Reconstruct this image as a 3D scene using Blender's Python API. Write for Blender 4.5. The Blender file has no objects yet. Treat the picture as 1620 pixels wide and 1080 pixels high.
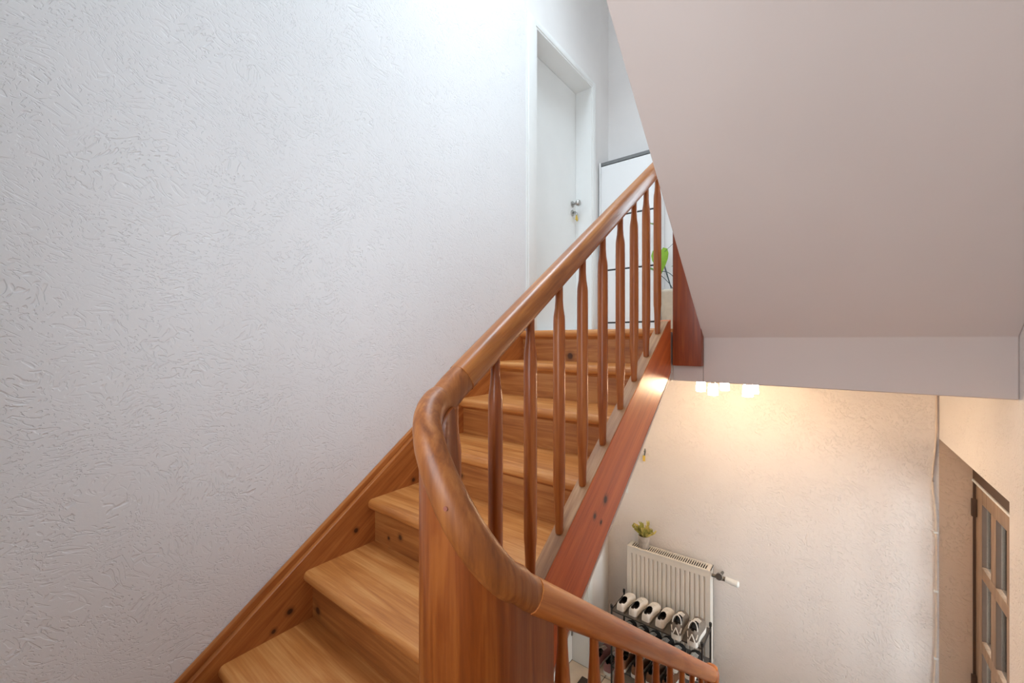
import bpy, bmesh, math, random
from mathutils import Vector, Matrix
random.seed(7)
scene = bpy.context.scene
COL = scene.collection
PI = math.pi

# ------------------------------------------------------------------ camera
FPX, YAW, HORIZON = 648.0, math.radians(37.777), 538.0
cam_data = bpy.data.cameras.new('camera')
cam = bpy.data.objects.new('camera', cam_data)
COL.objects.link(cam)
cam_data.sensor_fit = 'HORIZONTAL'
cam_data.sensor_width = 36.0
cam_data.lens = 36.0 * FPX / 1620.0
cam_data.shift_y = (HORIZON - 540.0) / 1620.0
cam_data.clip_start = 0.02
cam.location = (0, 0, 0)
cam.rotation_euler = (PI / 2, 0, YAW)
scene.camera = cam

# ------------------------------------------------------------------ world, exposure and added fill light through the openings
world = bpy.data.worlds.new('world')
scene.world = world
world.use_nodes = True
bg = world.node_tree.nodes['Background']
bg.inputs[0].default_value = (0.62, 0.78, 1.0, 1)
bg.inputs[1].default_value = 1.1
vs = scene.view_settings
vs.view_transform = 'Standard'
vs.look = 'None'
vs.gamma = 1.0
vs.use_curve_mapping = False
vs.exposure = 0.22


def area_light(name, loc, target, sx, sy, power, col):
    d = bpy.data.lights.new(name, 'AREA')
    d.shape = 'RECTANGLE'
    d.size, d.size_y = sx, sy
    d.energy = power
    d.color = col
    o = bpy.data.objects.new(name, d)
    COL.objects.link(o)
    o.location = loc
    v = Vector(target) - Vector(loc)
    o.rotation_euler = v.to_track_quat('-Z', 'Y').to_euler()
    return o


# all four lights are added fill, the landing one behind an assumed unseen window
area_light('fill_landing', (-0.03, 3.66, 1.45), (-0.03, 0, 1.45), 0.9, 1.7, 45, (0.86, 0.94, 1.0))
area_light('fill_half_landing', (-0.5, -0.80, 0.35), (-0.5, 3, 0.35), 1.0, 1.6, 31, (0.96, 0.97, 1.0))  # fill from behind the camera, shining in by an added window
area_light('fill_front_door', (0.85, 2.85, -1.6), (-1.0, 2.85, -1.7), 1.1, 1.5, 80, (1.0, 0.87, 0.76))  # warm fill added outside the panes to brighten the hall
area_light('fill_from_above', (-1.0, 1.55, 3.47), (-1.0, 1.55, 0), 0.9, 1.9, 68, (0.82, 0.92, 1.0))  # added light from above, behind an unseen roof window
LAMP_STRENGTH = 78.0


# ------------------------------------------------------------------ materials
def lin(c):
    return tuple(((x / 255.0) / 12.92 if x / 255.0 <= 0.04045 else ((x / 255.0 + 0.055) / 1.055) ** 2.4) for x in c) + (1.0,)


class NT:
    def __init__(s, name):
        s.m = bpy.data.materials.new(name)
        s.m.use_nodes = True
        s.t = s.m.node_tree
        s.n = s.t.nodes
        s.b = s.n['Principled BSDF']
        s.out = s.n['Material Output']

    def node(s, kind, **kw):
        n = s.n.new(kind)
        for k, v in kw.items():
            if k.startswith('i_'):
                key = k[2:]
                key = int(key) if key.isdigit() else key.replace('_', ' ')
                n.inputs[key].default_value = v
            else:
                setattr(n, k, v)
        return n

    def link(s, a, b):
        s.t.links.new(a, b)

    def ramp(s, fac, stops):
        r = s.node('ShaderNodeValToRGB')
        els = r.color_ramp.elements
        while len(els) > 1:
            els.remove(els[-1])
        els[0].position, els[0].color = stops[0]
        for p, c in stops[1:]:
            e = els.new(p)
            e.color = c
        s.link(fac, r.inputs[0])
        return r.outputs[0]

    def mapped(s, scale=(1, 1, 1), rot=(0, 0, 0), rand=False):
        tc = s.node('ShaderNodeTexCoord')
        src = tc.outputs['Object']
        if rand:
            oi = s.node('ShaderNodeObjectInfo')
            mu = s.node('ShaderNodeMath', operation='MULTIPLY', i_1=37.0)
            s.link(oi.outputs['Random'], mu.inputs[0])
            ad = s.node('ShaderNodeVectorMath', operation='ADD')
            s.link(src, ad.inputs[0])
            s.link(mu.outputs[0], ad.inputs[1])
            src = ad.outputs[0]
        r = s.node('ShaderNodeMapping', vector_type='POINT')
        r.inputs['Rotation'].default_value = rot
        s.link(src, r.inputs[0])
        m = s.node('ShaderNodeMapping', vector_type='POINT')
        m.inputs['Scale'].default_value = scale
        s.link(r.outputs[0], m.inputs[0])
        return m.outputs[0]

    def bump(s, h, strength=0.3, dist=0.01, prev=None):
        b = s.node('ShaderNodeBump')
        b.inputs['Strength'].default_value = strength
        b.inputs['Distance'].default_value = dist
        s.link(h, b.inputs['Height'])
        if prev is not None:
            s.link(prev, b.inputs['Normal'])
        return b.outputs[0]


def wood(name, light, mid, dark, axis, slope=0.0, rough=0.36, knots=0.5, spots=()):
    """axis: direction of the grain ('x','y','z'); slope: rise angle of the piece in the YZ plane"""
    k = NT(name)
    rot = (-slope, 0, 0)
    st = {'x': (0.9, 14, 14), 'y': (14, 0.9, 14), 'z': (14, 14, 0.9)}[axis]
    v = k.mapped(st, rot, True)
    n1 = k.node('ShaderNodeTexNoise', i_Scale=1.6, i_Detail=5.0, i_Roughness=0.6, i_Distortion=1.4)
    k.link(v, n1.inputs['Vector'])
    fine = {'x': (5, 160, 160), 'y': (160, 5, 160), 'z': (160, 160, 5)}[axis]
    v2 = k.mapped(fine, rot, True)
    n2 = k.node('ShaderNodeTexNoise', i_Scale=1.0, i_Detail=3.0)
    k.link(v2, n2.inputs['Vector'])
    v3 = k.mapped((3, 3, 3), rot, True)
    n3 = k.node('ShaderNodeTexNoise', i_Scale=1.0, i_Detail=3.0)
    k.link(v3, n3.inputs['Vector'])
    mx = k.node('ShaderNodeMath', operation='MULTIPLY_ADD', i_1=0.3)
    k.link(n2.outputs[0], mx.inputs[0])
    k.link(n1.outputs[0], mx.inputs[2])
    mx2 = k.node('ShaderNodeMath', operation='MULTIPLY_ADD', i_1=0.35)
    k.link(n3.outputs[0], mx2.inputs[0])
    k.link(mx.outputs[0], mx2.inputs[2])
    colr = k.ramp(mx2.outputs[0], [(0.55, lin(dark)), (0.8, lin(mid)), (1.05, lin(light))])
    # knots: sparse dark eyes in the board
    sk = {'x': (2.2, 5, 5), 'y': (5, 2.2, 5), 'z': (5, 5, 2.2)}[axis]
    vk = k.mapped(sk, rot, True)
    vo = k.node('ShaderNodeTexVoronoi', i_Scale=1.0)
    k.link(vk, vo.inputs['Vector'])
    nn = k.node('ShaderNodeTexNoise', i_Scale=60.0)
    wob = k.node('ShaderNodeMath', operation='MULTIPLY_ADD', i_1=0.02)
    k.link(nn.outputs[0], wob.inputs[0])
    k.link(vo.outputs['Distance'], wob.inputs[2])
    kf = k.ramp(wob.outputs[0], [(0.045, (1, 1, 1, 1)), (0.075, (0.35, 0.35, 0.35, 1)), (0.13, (0, 0, 0, 1))])
    km = k.node('ShaderNodeMath', operation='MULTIPLY', i_1=knots)
    k.link(kf, km.inputs[0])
    mixk = k.node('ShaderNodeMixRGB')
    mixk.inputs[2].default_value = lin((58, 30, 14))
    k.link(km.outputs[0], mixk.inputs[0])
    k.link(colr, mixk.inputs[1])
    outc = mixk.outputs[0]
    tc = k.node('ShaderNodeTexCoord')
    for (sx_, sy_, sz_, sr_) in spots:      # knots of the boards where they sit
        dd = k.node('ShaderNodeVectorMath', operation='DISTANCE')
        dd.inputs[1].default_value = (sx_, sy_, sz_)
        k.link(tc.outputs['Object'], dd.inputs[0])
        wn = k.node('ShaderNodeMath', operation='MULTIPLY_ADD', i_1=sr_ * 0.6)
        k.link(nn.outputs[0], wn.inputs[0])
        k.link(dd.outputs['Value'], wn.inputs[2])
        sc_ = k.node('ShaderNodeMath', operation='DIVIDE', i_1=sr_ * 3.9)
        k.link(wn.outputs[0], sc_.inputs[0])
        fac = k.ramp(sc_.outputs[0], [(0.3, (0.95, 0.95, 0.95, 1)), (0.42, (0.4, 0.4, 0.4, 1)), (0.75, (0, 0, 0, 1))])
        mk = k.node('ShaderNodeMixRGB')
        mk.inputs[2].default_value = lin((62, 32, 16))
        k.link(fac, mk.inputs[0])
        k.link(outc, mk.inputs[1])
        outc = mk.outputs[0]
    k.link(outc, k.b.inputs['Base Color'])
    rr = k.node('ShaderNodeMapRange')
    rr.inputs['To Min'].default_value = rough - 0.08
    rr.inputs['To Max'].default_value = rough + 0.16
    k.link(n3.outputs[0], rr.inputs['Value'])
    k.link(rr.outputs[0], k.b.inputs['Roughness'])
    k.link(k.bump(n2.outputs[0], 0.12, 0.002), k.b.inputs['Normal'])
    k.b.inputs['Coat Weight'].default_value = 0.12
    k.b.inputs['Coat Roughness'].default_value = 0.25
    return k.m


def plaster(name, col, strokes=1.0, grain=0.3, scale=1.0):
    """white rubbed plaster: short worm-like grooves over fine sand grain"""
    k = NT(name)
    h = None
    warp = k.node('ShaderNodeTexNoise', i_Scale=3.0 * scale, i_Detail=2.0)
    k.link(k.mapped(), warp.inputs['Vector'])
    sub = k.node('ShaderNodeVectorMath', operation='SUBTRACT')
    sub.inputs[1].default_value = (0.5, 0.5, 0.5)
    k.link(warp.outputs['Color'], sub.inputs[0])
    for i, (ang, off) in enumerate(((0.75, 0.0), (-0.55, 3.0), (1.9, 7.0), (0.2, 11.0))):
        mp = k.mapped()
        sc = k.node('ShaderNodeVectorMath', operation='MULTIPLY_ADD')
        sc.inputs[1].default_value = (0.22, 0.22, 0.22)
        k.link(sub.outputs[0], sc.inputs[0])
        k.link(mp, sc.inputs[2])
        rt = k.node('ShaderNodeMapping', vector_type='POINT')
        rt.inputs['Location'].default_value = (off, off, off)
        rt.inputs['Rotation'].default_value = (ang, ang * 0.3, ang * 0.6)
        k.link(sc.outputs[0], rt.inputs[0])
        st = k.node('ShaderNodeMapping', vector_type='POINT')
        st.inputs['Scale'].default_value = (105 * scale, 15 * scale, 105 * scale)
        k.link(rt.outputs[0], st.inputs[0])
        n = k.node('ShaderNodeTexNoise', i_Scale=1.0, i_Detail=0.0)
        k.link(st.outputs[0], n.inputs['Vector'])
        g = k.ramp(n.outputs[0], [(0.685, (0, 0, 0, 1)), (0.74, (1, 1, 1, 1))])
        if h is None:
            h = g
        else:
            mm = k.node('ShaderNodeMath', operation='MAXIMUM')
            k.link(h, mm.inputs[0])
            k.link(g, mm.inputs[1])
            h = mm.outputs[0]
    # grooves cluster in patches
    pn = k.node('ShaderNodeTexNoise', i_Scale=7.0 * scale, i_Detail=2.0)
    k.link(k.mapped(), pn.inputs['Vector'])
    pm = k.ramp(pn.outputs[0], [(0.38, (0.25, 0.25, 0.25, 1)), (0.6, (1, 1, 1, 1))])
    hm = k.node('ShaderNodeMath', operation='MULTIPLY')
    k.link(h, hm.inputs[0])
    k.link(pm, hm.inputs[1])
    ng = k.node('ShaderNodeTexNoise', i_Scale=110.0 * scale, i_Detail=4.0)
    k.link(k.mapped(), ng.inputs['Vector'])
    nl = k.node('ShaderNodeTexNoise', i_Scale=18.0 * scale, i_Detail=2.0)
    k.link(k.mapped(), nl.inputs['Vector'])
    sg = k.node('ShaderNodeMath', operation='MULTIPLY_ADD', i_1=0.6)
    k.link(nl.outputs[0], sg.inputs[0])
    k.link(ng.outputs[0], sg.inputs[2])
    b1 = k.bump(sg.outputs[0], grain, 0.004)
    inv = k.node('ShaderNodeMath', operation='SUBTRACT', i_0=1.0)
    k.link(hm.outputs[0], inv.inputs[1])
    b2 = k.bump(inv.outputs[0], strokes, 0.0035, b1)
    k.link(b2, k.b.inputs['Normal'])
    k.b.inputs['Base Color'].default_value = lin(col)
    k.b.inputs['Roughness'].default_value = 0.62
    k.b.inputs['Specular IOR Level'].default_value = 0.3
    return k.m


def plain(name, col, rough=0.5, metal=0.0, spec=0.5, var=0.06, vscale=25.0, bump=0.0, coat=0.0):
    k = NT(name)
    n = k.node('ShaderNodeTexNoise', i_Scale=vscale, i_Detail=3.0)
    k.link(k.mapped(rand=True), n.inputs['Vector'])
    c = lin(col)
    lo = tuple(x * (1 - var) for x in c[:3]) + (1,)
    hi = tuple(min(1, x * (1 + var)) for x in c[:3]) + (1,)
    k.link(k.ramp(n.outputs[0], [(0.3, lo), (0.7, hi)]), k.b.inputs['Base Color'])
    k.b.inputs['Roughness'].default_value = rough
    k.b.inputs['Metallic'].default_value = metal
    k.b.inputs['Specular IOR Level'].default_value = spec
    k.b.inputs['Coat Weight'].default_value = coat
    if bump:
        k.link(k.bump(n.outputs[0], bump, 0.003), k.b.inputs['Normal'])
    return k.m


def glass_pane(name, tint=(0.9, 0.95, 1.0)):
    k = NT(name)
    tr = k.node('ShaderNodeBsdfTransparent')
    tr.inputs[0].default_value = tint + (1,)
    gl = k.node('ShaderNodeBsdfGlossy', i_Roughness=0.03)
    fr = k.node('ShaderNodeFresnel', i_IOR=1.45)
    mx = k.node('ShaderNodeMixShader')
    k.link(fr.outputs[0], mx.inputs[0])
    k.link(tr.outputs[0], mx.inputs[1])
    k.link(gl.outputs[0], mx.inputs[2])
    k.link(mx.outputs[0], k.out.inputs[0])
    return k.m


RISER, GOING, Y0, Z0 = 0.185, 0.2702, 2.082, 0.061
SL_UP = math.atan(RISER / GOING)
SL_DN = -math.atan(0.745)
M = {}
M['plaster'] = plaster('plaster_rubbed', (238, 239, 240), 0.6, 0.06, 1.25)
M['plaster_hall'] = plaster('plaster_hall', (238, 231, 226), 0.8, 0.55, 0.9)
M['smooth'] = plain('plaster_smooth', (236, 234, 232), 0.65, var=0.02, vscale=4, spec=0.3)
M['reveal'] = plaster('plaster_reveal', (214, 190, 168), 0.7, 0.35, 0.7)
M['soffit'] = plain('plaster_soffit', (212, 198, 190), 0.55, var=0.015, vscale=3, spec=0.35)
M['tread'] = wood('wood_tread', (208, 146, 84), (190, 121, 60), (158, 91, 40), 'x', 0, 0.38, 0.25)
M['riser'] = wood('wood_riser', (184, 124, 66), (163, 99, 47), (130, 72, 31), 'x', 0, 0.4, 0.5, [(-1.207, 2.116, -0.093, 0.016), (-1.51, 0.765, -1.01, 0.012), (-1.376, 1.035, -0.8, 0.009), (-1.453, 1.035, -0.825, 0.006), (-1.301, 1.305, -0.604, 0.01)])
M['string_wall'] = wood('wood_wall_string', (192, 122, 62), (172, 101, 46), (140, 76, 32), 'y', SL_UP, 0.35, 0.5, [(-1.55, 0.945, -0.788, 0.008), (-1.55, 0.683, -0.986, 0.009), (-1.55, 1.241, -0.658, 0.008), (-1.55, 0.627, -1.028, 0.007)])
M['string'] = wood('wood_outer_string', (224, 122, 60), (210, 104, 46), (180, 80, 32), 'y', SL_UP, 0.36, 0.5, [(-0.63, 1.356, -0.567, 0.011), (-0.63, 1.272, -0.597, 0.008), (-0.63, 1.32, -0.635, 0.006)])
M['string_top'] = wood('wood_string_top', (196, 150, 106), (170, 120, 78), (134, 86, 52), 'y', SL_UP, 0.4, 0.2)
M['rail_up'] = wood('wood_rail_upper', (186, 122, 60), (162, 96, 40), (122, 66, 24), 'y', SL_UP, 0.3, 0.2)
M['rail_dn'] = wood('wood_rail_lower', (204, 128, 60), (184, 104, 42), (150, 76, 28), 'y', SL_DN, 0.3, 0.2)
M['wreath'] = wood('wood_wreath', (168, 104, 50), (144, 82, 34), (106, 54, 20), 'z', 0, 0.42, 0.2)
M['block'] = wood('wood_newel_block', (154, 84, 30), (130, 62, 16), (98, 42, 8), 'z', 0, 0.3, 0.3)
M['baluster'] = wood('wood_baluster', (186, 110, 48), (164, 86, 30), (130, 60, 18), 'z', 0, 0.3, 0.1)
M['board'] = wood('wood_board', (160, 78, 26), (138, 58, 14), (104, 40, 8), 'z', 0, 0.4, 0.3)
M['landing'] = wood('wood_landing', (205, 150, 94), (185, 125, 74), (150, 95, 52), 'x', 0, 0.4, 0.3)
M['white'] = plain('white_paint', (238, 240, 238), 0.4, var=0.012, vscale=6)
M['whitefoil'] = plain('white_foil', (240, 242, 242), 0.35, var=0.01, vscale=6)
M['darkgap'] = plain('dark_gap', (62, 62, 64), 0.5)
M['greytop'] = plain('grey_edge', (122, 124, 124), 0.5)
M['chrome'] = plain('brushed_steel', (176, 174, 170), 0.3, 1.0)
M['brass'] = plain('brass_key', (214, 186, 84), 0.4, 0.6)
M['yellow'] = plain('yellow_tag', (226, 190, 84), 0.5)
M['grey'] = plain('grey_metal', (120, 116, 108), 0.4, 0.6)
M['radiator'] = plain('radiator_enamel', (232, 226, 216), 0.35, var=0.01)
M['radshade'] = plain('radiator_shade', (40, 33, 28), 0.8)
M['rack'] = plain('rack_metal', (70, 66, 64), 0.4, 0.5)
M['rackcap'] = plain('rack_cap', (24, 24, 25), 0.5)
M['rackmesh'] = plain('rack_cloth', (104, 100, 96), 0.8)
M['tile'] = plain('floor_tile', (206, 190, 170), 0.35, var=0.07, vscale=9)
M['grout'] = plain('grout', (120, 104, 88), 0.8)
M['mat'] = plain('mat_fibre', (66, 52, 42), 0.95, var=0.25, vscale=200, bump=0.6)
M['doorwood'] = wood('wood_front_door', (174, 148, 124), (156, 130, 108), (130, 106, 86), 'z', 0, 0.5, 0.1)
M['doordark'] = plain('door_edge_dark', (84, 62, 46), 0.6)
M['pane'] = glass_pane('pane_glass', (0.7, 0.78, 0.84))
M['clear'] = glass_pane('clear_glass', (0.97, 0.99, 1.0))
M['concrete'] = plain('concrete_pot', (176, 164, 152), 0.8, var=0.15, vscale=40, bump=0.3)
M['dryleaf'] = plain('dry_leaf', (206, 190, 104), 0.8, var=0.2, vscale=60)
M['dryleaf2'] = plain('dry_leaf_green', (164, 160, 78), 0.8, var=0.2, vscale=60)
M['leaf'] = plain('green_leaf', (132, 172, 48), 0.4, var=0.2, vscale=14)
M['leaf2'] = plain('deep_green_leaf', (96, 138, 58), 0.4, var=0.2, vscale=14)
M['stem'] = plain('dark_stem', (66, 84, 92), 0.6)
M['pot'] = plain('cream_pot', (226, 226, 212), 0.4)
M['soil'] = plain('soil', (70, 52, 40), 0.95, var=0.3, vscale=80)
M['sh_white'] = plain('shoe_white', (236, 230, 222), 0.6)
M['sh_sole'] = plain('shoe_sole_white', (240, 236, 228), 0.6)
M['sh_grey'] = plain('shoe_grey', (126, 116, 106), 0.8, var=0.15, vscale=80)
M['sh_dgrey'] = plain('shoe_dark_grey', (84, 78, 74), 0.8, var=0.15, vscale=80)
M['sh_black'] = plain('shoe_black', (34, 32, 32), 0.7)
M['sh_pink'] = plain('shoe_mauve', (170, 122, 122), 0.7, var=0.1)
M['sh_brown'] = plain('shoe_brown', (120, 80, 52), 0.6, var=0.1)
M['lining'] = plain('shoe_lining', (52, 46, 44), 0.9)
M['gumsole'] = plain('shoe_sole_grey', (120, 112, 104), 0.8)
M['cable'] = plain('cable_white', (226, 210, 194), 0.5)
lm = NT('lamp_glass')
lm.b.inputs['Base Color'].default_value = (0.95, 0.9, 0.8, 1)
lm.b.inputs['Emission Color'].default_value = (1.0, 0.72, 0.44, 1)
lm.b.inputs['Emission Strength'].default_value = LAMP_STRENGTH
M['lamp'] = lm.m


# ------------------------------------------------------------------ mesh helpers
class MB:
    def __init__(s):
        s.v, s.f = [], []

    def add(s, vs, fs):
        o = len(s.v)
        s.v += [tuple(p) for p in vs]
        s.f += [tuple(i + o for i in q) for q in fs]
        return s

    def box(s, x0, x1, y0, y1, z0, z1):
        vs = [(x, y, z) for z in (z0, z1) for y in (y0, y1) for x in (x0, x1)]
        return s.add(vs, [(0, 2, 3, 1), (4, 5, 7, 6), (0, 1, 5, 4), (2, 6, 7, 3), (0, 4, 6, 2), (1, 3, 7, 5)])

    def prism(s, prof, a0, a1, axis='x'):
        """extrude the 2D outline along an axis: x -> (y,z) outline, y -> (x,z), z -> (x,y)"""
        n = len(prof)

        def P(p, a):
            return (a, p[0], p[1]) if axis == 'x' else (p[0], a, p[1]) if axis == 'y' else (p[0], p[1], a)
        vs = [P(p, a0) for p in prof] + [P(p, a1) for p in prof]
        fs = [(i, (i + 1) % n, n + (i + 1) % n, n + i) for i in range(n)]
        fs += [tuple(range(n))[::-1], tuple(range(n, 2 * n))]
        return s.add(vs, fs)

    def lathe(s, prof, c=(0, 0, 0), n=16, cap=True):
        """prof: (radius, z)"""
        vs, fs = [], []
        for r, z in prof:
            for i in range(n):
                a = 2 * PI * i / n
                vs.append((c[0] + r * math.cos(a), c[1] + r * math.sin(a), c[2] + z))
        for j in range(len(prof) - 1):
            for i in range(n):
                k = (i + 1) % n
                fs.append((j * n + i, j * n + k, (j + 1) * n + k, (j + 1) * n + i))
        if cap:
            fs.append(tuple(range(n))[::-1])
            fs.append(tuple((len(prof) - 1) * n + i for i in range(n)))
        return s.add(vs, fs)

    def sweep(s, path, prof, cap=True, up=Vector((0, 0, 1))):
        """sweep outline (side, up) along the path of Vectors"""
        path = [Vector(p) for p in path]
        n, m = len(path), len(prof)
        vs, fs = [], []
        for i, p in enumerate(path):
            t = (path[min(i + 1, n - 1)] - path[max(i - 1, 0)]).normalized()
            side = t.cross(up)
            if side.length < 1e-5:
                side = Vector((1, 0, 0))
            side.normalize()
            u = side.cross(t).normalized()
            for a, b in prof:
                vs.append(p + side * a + u * b)
        for i in range(n - 1):
            for j in range(m):
                k = (j + 1) % m
                fs.append((i * m + j, i * m + k, (i + 1) * m + k, (i + 1) * m + j))
        if cap:
            fs.append(tuple(range(m))[::-1])
            fs.append(tuple((n - 1) * m + j for j in range(m)))
        return s.add(vs, fs)

    def tube(s, path, r, n=8):
        return s.sweep(path, [(r * math.cos(2 * PI * i / n), r * math.sin(2 * PI * i / n)) for i in range(n)],
                       up=Vector((0.013, 0.021, 1)))

    def mesh(s, name, mat, smooth=False, bevel=0.0, segs=2, angle=35):
        me = bpy.data.meshes.new(name)
        me.from_pydata(s.v, [], s.f)
        bm = bmesh.new()
        bm.from_mesh(me)
        bmesh.ops.recalc_face_normals(bm, faces=bm.faces)
        if bevel > 0:
            es = [e for e in bm.edges if len(e.link_faces) == 2 and e.calc_face_angle(0) > math.radians(30)]
            bmesh.ops.bevel(bm, geom=es, offset=bevel, segments=segs, affect='EDGES', profile=0.6, clamp_overlap=True)
        bm.to_mesh(me)
        bm.free()
        for m_ in (mat if isinstance(mat, (list, tuple)) else [mat]):
            me.materials.append(m_)
        if smooth or bevel > 0:
            for p in me.polygons:
                p.use_smooth = True
            try:
                me.set_sharp_from_angle(angle=math.radians(angle))
            except Exception:
                pass
        return me

    def build(s, name, mat, parent=None, **kw):
        return link(name, s.mesh(name, mat, **kw), parent)


def link(name, me, parent=None):
    o = bpy.data.objects.new(name, me)
    COL.objects.link(o)
    o.parent = parent
    return o


def tag(o, label=None, cat=None, group=None, kind=None):
    for k_, v_ in (('label', label), ('category', cat), ('group', group), ('kind', kind)):
        if v_:
            o[k_] = v_
    return o


def thing(name, label, cat, loc=(0, 0, 0), rz=0.0, group=None):
    o = link(name, None)
    o.empty_display_size = 0.05
    o.location = loc
    o.rotation_euler = (0, 0, rz)
    return tag(o, label, cat, group)


def struct(name, mb, mat, label, cat, **kw):
    return tag(mb.build(name, mat, **kw), label, cat, kind='structure')


# ------------------------------------------------------------------ the shell
XL, XR, YF, YB = -1.589, 0.515, 3.48, -0.62
ZF, ZC = -2.714, 3.3          # hall floor, top ceiling
YS, ZS, ZSO, SSO, XSO = 2.172, -0.206, 0.013, 0.8414, -0.493
UP_Y0, UP_Y1, UP_ZT = 2.30, 3.14, 2.135      # upper door opening in the left wall
LO_Y0, LO_Y1, LO_ZT = 2.24, 3.08, -0.62      # lower door opening
T = 0.24
XLo = XL - T

w = MB()
w.box(XLo, XL, YB - T, 2.2, ZF - 0.1, ZC)
struct('wall_left', w, M['plaster'], 'white rubbed plaster wall rising beside the wooden stairs', 'wall')
w = MB()
w.box(XLo, XL, 2.2, UP_Y0, ZS, ZC)
w.box(XLo, XL, UP_Y1, YF + T, ZS, ZC)
w.box(XLo, XL, UP_Y0, UP_Y1, UP_ZT, ZC)
w.box(XLo, XL, UP_Y0, UP_Y1, ZS, Z0)
w.box(XLo, XL, 2.2, LO_Y0, ZF - 0.1, ZS)
w.box(XLo, XL, LO_Y1, YF + T, ZF - 0.1, ZS)
w.box(XLo, XL, LO_Y0, LO_Y1, LO_ZT, ZS)
w.box(XLo, XL, LO_Y0, LO_Y1, ZF - 0.1, ZF - 0.02)
struct('wall_left_landing', w, M['smooth'], 'smooth white wall around the two stacked white doors', 'wall')

# far wall: hall storey rough, landing storey smooth with an assumed unseen window
w = MB()
w.box(XL, XR, YF, YF + T, ZF - 0.1, ZS)
struct('wall_far_hall', w, M['plaster_hall'], 'rough plaster hall wall behind the radiator', 'wall')
WX0, WX1, WZ0, WZ1 = -0.5, 0.44, 0.55, 2.35
w = MB()
w.box(XL, WX0, YF, YF + T, ZS, ZC)
w.box(WX1, XR + T, YF, YF + T, ZS, ZC)
w.box(WX0, WX1, YF, YF + T, ZS, WZ0)
w.box(WX0, WX1, YF, YF + T, WZ1, ZC)
struct('wall_far_landing', w, M['smooth'], 'smooth white end wall of the upper landing', 'wall')


def window(name, x0, x1, z0, z1, y, label):
    r = thing(name, label, 'window', ((x0 + x1) / 2, y, z0))
    r['kind'] = 'structure'
    cx = (x0 + x1) / 2
    hx, hz = (x1 - x0) / 2, z1 - z0
    fr = MB()
    fr.box(-hx, -hx + 0.06, -0.03, 0.03, 0, hz)
    fr.box(hx - 0.06, hx, -0.03, 0.03, 0, hz)
    fr.box(-hx + 0.06, hx - 0.06, -0.03, 0.03, 0, 0.06)
    fr.box(-hx + 0.06, hx - 0.06, -0.03, 0.03, hz - 0.06, hz)
    fr.box(-0.03, 0.03, -0.03, 0.03, 0.06, hz - 0.06)
    fr.build('window_frame', M['white'], r)
    for sx in (-1, 1):
        g = MB()
        a, b = sorted((sx * 0.03, sx * (hx - 0.06)))
        g.box(a, b, -0.004, 0.004, 0.06, hz - 0.06)
        g.build('pane', M['clear'], r)
    return r


window('assumed_window_landing', WX0, WX1, WZ0, WZ1, YF + 0.1, 'unseen white framed casement window assumed in the landing end wall for fill light')

# right wall with the deep opening of the front door
DY0, DY1, DZT = 2.275, YF, -0.585
w = MB()
w.box(XR, XR + T, YB - T, DY0, ZF - 0.1, ZC)
w.box(XR, XR + T, DY0, YF, DZT, ZC)
struct('wall_right', w, M['plaster_hall'], 'rough plaster wall above and beside the front door', 'wall')
w = MB()
w.box(XR, XR + 0.19, YF, YF + T, ZF - 0.1, ZS)
struct('wall_door_reveal', w, M['reveal'], 'beige rough plaster reveal beside the front door', 'wall')

# back wall behind the half landing, with an unseen window added for fill light
BX0, BX1, BZ0, BZ1 = -1.02, 0.02, -0.45, 1.18
w = MB()
w.box(XL, BX0, YB - T, YB, ZF - 0.1, ZC)
w.box(BX1, XR, YB - T, YB, ZF - 0.1, ZC)
w.box(BX0, BX1, YB - T, YB, ZF - 0.1, BZ0)
w.box(BX0, BX1, YB - T, YB, BZ1, ZC)
struct('wall_back', w, M['smooth'], 'white wall behind the half landing', 'wall')
window('added_window_back', BX0, BX1, BZ0, BZ1, YB - 0.1, 'unseen white framed window added over the half landing for fill light')

# top ceiling with an unseen roof window added to light the upper flight
QX0, QX1, QY0, QY1 = -1.47, -0.53, 0.58, 2.52
w = MB()
w.box(XLo, QX0, YB - T, YF + T, ZC, ZC + 0.2)
w.box(QX1, XR + T, YB - T, YF + T, ZC, ZC + 0.2)
w.box(QX0, QX1, YB - T, QY0, ZC, ZC + 0.2)
w.box(QX0, QX1, QY1, YF + T, ZC, ZC + 0.2)
struct('ceiling_top', w, M['smooth'], 'white ceiling high above the stairwell', 'ceiling')
rw = thing('added_window_roof', 'unseen white framed roof window added in the ceiling to light the stairs', 'window', (0, 0, 0))
rw['kind'] = 'structure'
w = MB()
w.box(QX0, QX0 + 0.05, QY0, QY1, ZC + 0.06, ZC + 0.12)
w.box(QX1 - 0.05, QX1, QY0, QY1, ZC + 0.06, ZC + 0.12)
w.box(QX0 + 0.05, QX1 - 0.05, QY0, QY0 + 0.05, ZC + 0.06, ZC + 0.12)
w.box(QX0 + 0.05, QX1 - 0.05, QY1 - 0.05, QY1, ZC + 0.06, ZC + 0.12)
w.build('window_frame', M['white'], rw)
w = MB()
w.box(QX0 + 0.05, QX1 - 0.05, QY0 + 0.05, QY1 - 0.05, ZC + 0.086, ZC + 0.092)
w.build('pane', M['clear'], rw)

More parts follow.
